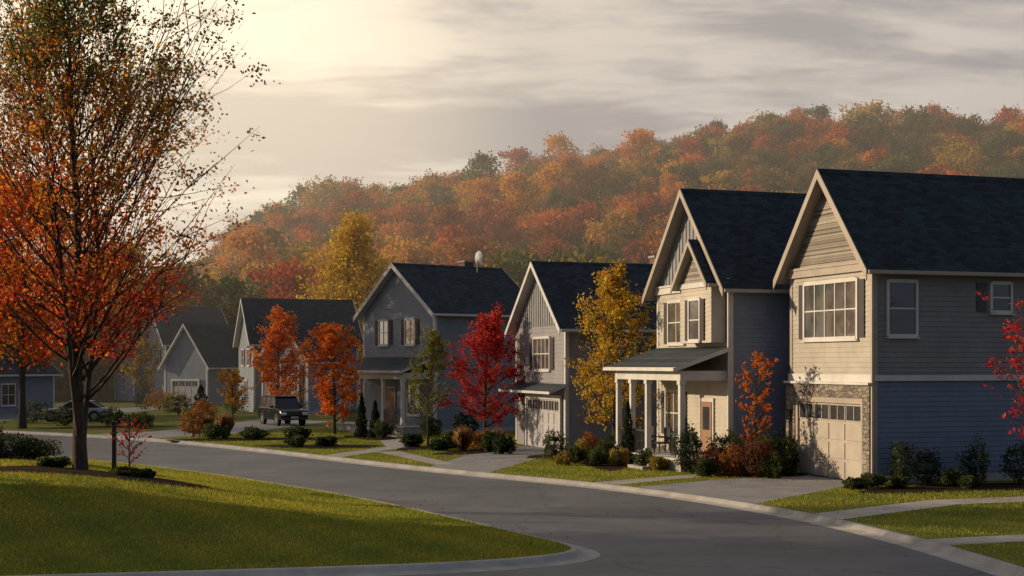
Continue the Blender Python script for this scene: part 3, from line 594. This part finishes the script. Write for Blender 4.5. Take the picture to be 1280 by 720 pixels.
for x,y,r,h,p,k in [(-.4,64.5,.5,.8,PD,'r'),(-.9,66.2,.5,.9,PG,'r'),(-1.4,67.6,.5,.9,PO,'r'),(-2.3,66.8,.6,1.3,PT,'t'),(-.7,68.3,.5,1.1,PT,'t'),(-3.4,66.9,.6,.5,PD,'r'),(-3.0,68.4,.5,.8,PG,'r'),(-4.9,70.0,.5,.6,PD,'r'),(-9.2,70.6,.5,.5,PD,'r'),(-10.6,70.0,.45,.5,PG,'r'),
  (-11.5,76.5,.7,.7,PD,'r'),(-14.0,77.0,.8,.6,PG,'r'),(-16.2,77.5,.7,.8,PG,'r'),(-15.8,78.2,.6,1.6,PT,'t'),(-17.7,79.0,.65,1.6,PO,'r'),(-17.5,81,.6,1.4,PT,'t'),
  (-8.4,79.5,.45,2.4,PD,'c'),(-7.6,79.0,.45,2.0,PD,'c'),(-7.1,78.3,.6,.9,PG,'r'),(-4.6,80.0,.6,1.1,PG,'r'),(-2.6,80.6,.7,1.3,PD,'r'),
  (-23.5,90,.9,1.0,PG,'r'),(-26,92.5,1,1.1,PD,'r'),(-29.5,94,1,1.2,PD,'r'),(-33,98,1.2,1.5,PG,'r'),(-22.3,103,.9,1.5,PO,'r'),(-24.5,112,1.1,2.4,PD,'c'),(-26.5,113,1.1,1.7,PG,'r'),(-28.5,120,1.2,1.7,PY,'r'),(-31,125,1.3,1.8,PO,'r'),(-33,128,1.3,1.8,PD,'r'),(-23,118,1,1.8,PG,'r'),(-19,116,.9,1.6,PD,'r')]: S(k,x,y,r,h,p,1100,.07)
for x,y,r,h,p,k in [(-16.4,45.6,.9,.8,PD,'r'),(-17.4,46.6,1.0,1.1,PD,'r'),(-18.6,46.2,1.1,1.2,PG,'r'),(-20,47.2,1.2,1.5,PD,'r'),(-15.6,46.4,.7,.7,PG,'r'),(-11.3,41.6,.4,.28,PG,'r'),(-13.6,42.3,.4,.3,PD,'r'),(-10.9,42.1,.35,.25,PD,'r')]: S(k,x,y,r,h,p,2200,.045,hz([(x,y)])[0]+.02)
pm=MB(); pm.box(-.06,.06,-.06,.06,0,1.5,'shut'); pm.box(-.09,.09,-.09,.09,1.5,1.56,'shut'); pm.box(-.05,.05,-.3,.3,1.15,1.2,'shut'); pm.build('wooden_post',None,.01,(-12.7,45.4,hz([(-12.7,45.4)])[0]))
# ------------------------------------------------------------------ forest
prot=bpy.data.collections.new('forest_tree_prototypes')
white=lambda h,ac,rng: np.clip(np.exp(rng.normal(0,.32,len(h)))[:,None]*(1+.2*ac[:,None]),.2,1.25)*np.array([1,1,1])
for k in range(7):
    H=[10,12,9,11,13,9.5,12][k]; R=[3.2,3.0,3.4,3.8,3.0,2.8,3.6][k]
    o=tree('forest_tree_proto',(0,0,0),H,R,.22,None,26,2600,.25,white,50+k,.2,.6,5,.5,link=False,leafmat='forest_leaf'); prot.objects.link(o)
pts=[];sc=[]
rng=np.random.default_rng(5)
y=160.
while y<445:
    half=y*.40+30; x=-half
    step=5.6+ (y-160)*.004
    while x<half:
        px,py=x+rng.uniform(-2.4,2.4),y+rng.uniform(-2.4,2.4)
        pts.append((px,py,float(hill(px,py))-.4)); sc.append(rng.uniform(.6,1.25)*(1.3 if rng.random()<.14 else 1)); x+=step*rng.uniform(.75,1.35)
    y+=6.0
P=np.array(pts); n=len(P)
me=bpy.data.meshes.new('distant_forest'); me.vertices.add(n); me.vertices.foreach_set('co',P.astype(np.float32).ravel())
a1=me.attributes.new('sc','FLOAT','POINT'); a1.data.foreach_set('value',np.array(sc,np.float32))
a2=me.attributes.new('pick','INT','POINT'); a2.data.foreach_set('value',rng.integers(0,7,n).astype(np.int32))
a3=me.attributes.new('rz','FLOAT_VECTOR','POINT'); rz=np.zeros((n,3),np.float32); rz[:,2]=rng.uniform(0,6.28,n); a3.data.foreach_set('vector',rz.ravel())
fo=bpy.data.objects.new('distant_forest',me); COL.objects.link(fo)
ng=bpy.data.node_groups.new('scatter','GeometryNodeTree'); ng.interface.new_socket('Geometry',in_out='INPUT',socket_type='NodeSocketGeometry'); ng.interface.new_socket('Geometry',in_out='OUTPUT',socket_type='NodeSocketGeometry')
gi=ng.nodes.new('NodeGroupInput');go=ng.nodes.new('NodeGroupOutput'); ip=ng.nodes.new('GeometryNodeInstanceOnPoints'); ci=ng.nodes.new('GeometryNodeCollectionInfo'); ci.inputs[0].default_value=prot; ci.inputs['Separate Children'].default_value=True; ci.inputs['Reset Children'].default_value=True
def na(nm,dt):
    q=ng.nodes.new('GeometryNodeInputNamedAttribute'); q.data_type=dt; q.inputs[0].default_value=nm; return q.outputs['Attribute']
ng.links.new(gi.outputs[0],ip.inputs['Points']); ng.links.new(ci.outputs[0],ip.inputs['Instance']); ip.inputs['Pick Instance'].default_value=True
ng.links.new(na('pick','INT'),ip.inputs['Instance Index']); ng.links.new(na('rz','FLOAT_VECTOR'),ip.inputs['Rotation']); ng.links.new(na('sc','FLOAT'),ip.inputs['Scale']); ng.links.new(ip.outputs[0],go.inputs[0])
md=fo.modifiers.new('scatter','NODES'); md.node_group=ng
print('forest',n)
# ------------------------------------------------------------------ grass blades
def blades(name,P,z,h,rng,w=.011):
    n=len(P); a=rng.uniform(0,6.28,n); hh_=h*rng.uniform(.5,1.4,n); px=np.column_stack([np.cos(a),np.sin(a)])*w; ln=rng.normal(0,.4,(n,2))*hh_[:,None]
    V=np.stack([np.column_stack([P-px,z-.01]),np.column_stack([P+px,z-.01]),np.column_stack([P+ln,z+hh_])],1).reshape(-1,3)
    pn=np.sin(P[:,0]*.8+1.3*np.sin(P[:,1]*.5))*np.sin(P[:,1]*.9+P[:,0]*.3)+.6*np.sin(P[:,0]*2.7+P[:,1]*1.9)
    t=np.clip(.45+.22*pn+rng.normal(0,.25,n),0,1)[:,None]
    c=np.array([.15,.225,.022])*(1-t)+np.array([.52,.43,.05])*t; c*=np.exp(rng.normal(0,.2,n))[:,None]
    np_mesh(name,V,np.arange(3*n).reshape(-1,3),[M['blade']],None,np.clip(c,0,.8))
rng=np.random.default_rng(9)
Q=np.column_stack([rng.uniform(-24,2,480000),rng.uniform(26,66,480000)]); 
Q=Q[(Q[:,0]>-.385*Q[:,1]-1)]; keep=rng.random(len(Q))<np.clip(1.35-(Q[:,1]-27)/45,.3,1); Q=Q[keep]
Q=Q[inside(Q,ILo)]
for b_ in ib: Q=Q[~inside(Q,b_)]
blades('lawn_grass',Q,hz(Q),.06,rng)
Q=np.column_stack([rng.uniform(-24,19,330000),rng.uniform(28,84,330000)]); Q=Q[(np.abs(Q[:,0])<.385*Q[:,1]+1)]
Q=Q[inside(Q,yard_poly)]
for ls_ in paths.values():
    for p in ls_: Q=Q[~inside(Q,p)]
for b_ in beds: Q=Q[~inside(Q,b_)]
blades('lawn_grass',Q,np.full(len(Q),GZ),.06,rng,.014)
# fallen leaves
def fallen(cx,cy,r,n,cols,zf,seed):
    rng=np.random.default_rng(seed); p=rng.normal(0,r,(n,2))+np.array([cx,cy]); 
    return p,cols[rng.integers(0,len(cols),n)]
FL=[];FC=[]
cA=np.array([RO,ORG,BR,GOLD]); cB=np.array([RED,CRIM,DK]); cC=np.array([GOLD,YEL,ORG])
for (cx,cy,r,n_,cs) in [(-12,41.5,3.2,900,cA),(-1.3,70.5,1.8,350,cB),(4.2,60.5,2,350,cC),(-10,80,2,250,cA),(8,50.5,1.3,150,cA),(15.5,43,1.6,160,cB),(-6,38,4,300,cA),(7,50,3,160,cC),(-1,60,5,150,cA),(4,45,5,120,cA)]:
    p,c=fallen(cx,cy,r,n_,cs,None,int(abs(cx*10))+3); FL.append(p);FC.append(c)
p=np.concatenate(FL);c=np.concatenate(FC)
ii=inside(p,ILo); yy=inside(p,yard_poly); z=np.where(ii,hz(p)+.05,np.where(yy,GZ+.05,.02))
rng=np.random.default_rng(31)
V,F=leaf_quads(np.column_stack([p,z]),.045,rng); V=V.reshape(-1,4,3); zc=z[:,None]; V[:,:,2]=zc+(V[:,:,2]-zc)*.3; V=V.reshape(-1,3)
np_mesh('fallen_leaves',V,F,[M['leaf']],None,c*.7)
# ------------------------------------------------------------------ cars
def car(name,loc,rz,pm,suv=True):
    e=empty(name,loc,math.radians(rz)); Lc=4.8; top=1.9 if suv else 1.45; wl=1.15 if suv else .95
    b=MB(); side=[(0,.42),(-.02,.62),(0,.85),(.12,wl-.12),(1.25,wl),(4.7,wl+.02),(4.82,wl-.15),(4.85,.6),(4.8,.42),(4.25,.36),(.6,.36)]
    b.prism(side,-.95,.95,pm,'y'); b.build('body',e,.06)
    g=MB(); x0,x1,x2,x3=(1.2,1.85,4.45,4.74) if suv else (1.3,2.15,3.6,4.4)
    vs=[(x0,-.88,wl-.01),(x3,-.88,wl-.01),(x3,.88,wl-.01),(x0,.88,wl-.01),(x1,-.72,top-.05),(x2,-.72,top-.05),(x2,.72,top-.05),(x1,.72,top-.05)]
    g.poly(vs,'carglass',[(0,1,5,4),(1,2,6,5),(2,3,7,6),(3,0,4,7)]); g.build('windows',e)
    r=MB(); r.box(x1-.08,x2+.08,-.75,.75,top-.055,top+.01,pm)
    for s in (-1,1):
        for (xa,xb) in ((x0,x1),(x3,x2)):
            r.poly([(xa-.05,s*.89,wl-.01),(xa+.07,s*.89,wl-.01),(xb+.05,s*.73,top-.04),(xb-.07,s*.73,top-.04)],pm)
        for xm in (2.55,3.6):
            if xm<x2: r.poly([(xm-.05,s*.892,wl-.01),(xm+.06,s*.892,wl-.01),(xm+.05,s*.735,top-.04),(xm-.04,s*.735,top-.04)],pm)
        if suv: r.box(x1+.2,x2-.1,s*.6-.02,s*.6+.02,top+.03,top+.07,'metal')
        r.box(1.55,1.75,s*.93,s*1.1,wl,wl+.16,pm)
    r.build('roof_and_pillars',e,.01)
    d=MB()
    for s in (-1,1):
        d.box(-.035,.05,s*.55,s*.9,.72,.9,'lampw'); d.box(4.8,4.87,s*.68,s*.9,.75,1.05,'lampr')
        for xd in (1.45,2.55,3.6): d.box(xd,xd+.012,s*.951,s*.953,.5,wl-.05,'metal')
        for xd in (2.3,3.35): d.box(xd,xd+.18,s*.95,s*.975,.9,.93,'chrome')
    d.box(-.04,.0,-.5,.5,.68,.9,'metal'); d.box(-.05,.1,-.93,.93,.42,.56,'metal'); d.box(4.8,4.9,-.93,.93,.42,.58,'metal'); d.box(-.06,-.03,-.25,.25,.5,.62,'white'); d.build('lights_and_bumpers',e,.01)
    w=MB()
    for x in (.9,3.85):
        for s in (-1,1):
            n=22
            def ring(r,y): return [(x+r*math.cos(2*math.pi*k/n),y,.37+r*math.sin(2*math.pi*k/n)) for k in range(n)]
            rs=[ring(.37,s*.72),ring(.37,s*.94),ring(.33,s*.965),ring(.24,s*.965),ring(.22,s*.93)]
            vv=sum(rs,[]); w.poly(vv,'tyre',[(q*n+k,q*n+(k+1)%n,(q+1)*n+(k+1)%n,(q+1)*n+k) for q in range(4) for k in range(n)])
            w.poly(ring(.225,s*.96),'chrome'); 
            w.poly(ring(.43,s*.9525),'metal')
    w.build('wheels',e)
car('parked_suv',(-14.3,93.5,GZ+.01),118,'carblack'); 
car('parked_car',(-33.5,101,GZ+.01),8,'carwhite',False)
# ------------------------------------------------------------------ haze volume
hb=MB(); hb.box(-400,400,100,640,-20,95,'conc'); ho=hb.build('haze'); 
hm=bpy.data.materials.new('haze_air'); hm.use_nodes=True; nt=hm.node_tree; nt.nodes.clear(); o=nt.nodes.new('ShaderNodeOutputMaterial'); vsn=nt.nodes.new('ShaderNodeVolumeScatter'); vsn.inputs['Color'].default_value=(1,.91,.76,1); vsn.inputs['Density'].default_value=.0015; vsn.inputs['Anisotropy'].default_value=.4
nt.links.new(vsn.outputs[0],o.inputs['Volume']); ho.data.materials.clear(); ho.data.materials.append(hm)
# ------------------------------------------------------------------ light
el,azx,azy=math.radians(15),-1,.17
sv=Vector((azx,azy,0)).normalized()*math.cos(el)+Vector((0,0,math.sin(el)))
sl=bpy.data.lights.new('sun','SUN'); sl.energy=5.0; sl.angle=math.radians(.6); sl.color=(1,.78,.52); so=bpy.data.objects.new('sun',sl); so.rotation_euler=sv.to_track_quat('Z','Y').to_euler(); COL.objects.link(so)
w=bpy.data.worlds.new('World'); scene.world=w; w.use_nodes=True; nt=w.node_tree; nt.nodes.clear(); L=nt.links.new
out=N(nt,'ShaderNodeOutputWorld'); bg=N(nt,'ShaderNodeBackground'); bg.inputs[1].default_value=.1; L(bg.outputs[0],out.inputs[0])
sk=N(nt,'ShaderNodeTexSky'); sk.sky_type='NISHITA'; sk.sun_disc=False; sk.sun_elevation=el; sk.sun_rotation=math.atan2(azx,azy); sk.dust_density=3
tc=N(nt,'ShaderNodeTexCoord'); sep=N(nt,'ShaderNodeSeparateXYZ'); L(tc.outputs['Generated'],sep.inputs[0])
def MA(op,a,b=None,c=None,clamp=False):
    n=N(nt,'ShaderNodeMath',operation=op); n.use_clamp=clamp
    for i,v in enumerate((a,b,c)):
        if v is None: continue
        if isinstance(v,(int,float)): n.inputs[i].default_value=v
        else: L(v,n.inputs[i])
    return n.outputs[0]
def MRr(v,a,b,c=0,d=1,smooth=True):
    n=N(nt,'ShaderNodeMapRange'); n.interpolation_type='SMOOTHSTEP' if smooth else 'LINEAR'; L(v,n.inputs[0])
    for k,q in zip((1,2,3,4),(a,b,c,d)): n.inputs[k].default_value=q
    return n.outputs[0]
def MIX(f,a,b,mode='MIX'):
    n=N(nt,'ShaderNodeMix',data_type='RGBA',blend_type=mode); n.clamp_factor=True
    if isinstance(f,(int,float)): n.inputs[0].default_value=f
    else: L(f,n.inputs[0])
    for idx,v in ((6,a),(7,b)):
        if isinstance(v,tuple): n.inputs[idx].default_value=c4(v)
        else: L(v,n.inputs[idx])
    return n.outputs[2]
zc=MA('ADD',MA('MAXIMUM',sep.outputs[2],0.0),.09)
cb=N(nt,'ShaderNodeCombineXYZ'); L(MA('MULTIPLY',MA('DIVIDE',sep.outputs[0],zc),.55),cb.inputs[0]); L(MA('DIVIDE',sep.outputs[1],zc),cb.inputs[1]); cb.inputs[2].default_value=3.7
n1=N(nt,'ShaderNodeTexNoise'); n1.inputs['Scale'].default_value=1.15; n1.inputs['Detail'].default_value=8; n1.inputs['Roughness'].default_value=.55; n1.inputs['Distortion'].default_value=.15; L(cb.outputs[0],n1.inputs['Vector'])
n2=N(nt,'ShaderNodeTexNoise'); n2.inputs['Scale'].default_value=4.5; n2.inputs['Detail'].default_value=8; n2.inputs['Roughness'].default_value=.62; n2.inputs['Distortion'].default_value=.3; L(cb.outputs[0],n2.inputs['Vector'])
cl=MA('ADD',MA('MULTIPLY',n1.outputs[0],.64),MA('MULTIPLY',n2.outputs[0],.36))
mask=MRr(cl,.435,.575)
def dot(v):
    n=N(nt,'ShaderNodeVectorMath',operation='DOT_PRODUCT'); L(tc.outputs['Generated'],n.inputs[0]); n.inputs[1].default_value=Vector(v).normalized(); return n.outputs['Value']
front=MRr(dot((-.45,.88,.05)),-.2,.95)
glow=MRr(dot((-.22,.97,.13)),.968,1.0)
left=MRr(dot((-.7,.7,.1)),.6,.92)
lightc=MIX(glow,MIX(left,(9.0,7.7,6.3),(10.8,9.1,6.9)),(17,14,9.8)); darkc=MIX(glow,MIX(left,(4.3,3.9,3.75),(5.9,5.1,4.4)),(11,9.0,6.5))
warm=MIX(mask,lightc,darkc)
coolc=MIX(mask,(1.7,2.2,3.2),(2.1,2.25,2.7))
clouds=MIX(front,coolc,warm)
fin=MIX(.92,sk.outputs[0],clouds)
L(fin,bg.inputs[0])
# ------------------------------------------------------------------ camera
cam=bpy.data.cameras.new('camera'); cam.lens=50; cam.sensor_width=36; cam.shift_y=95/1280; cam.clip_end=6000; cam.clip_start=.5
co=bpy.data.objects.new('camera',cam); co.location=(0,0,4.2); co.rotation_euler=(math.radians(90),0,0); COL.objects.link(co); scene.camera=co
scene.view_settings.view_transform='Standard'; scene.view_settings.look='None'; scene.view_settings.exposure=0
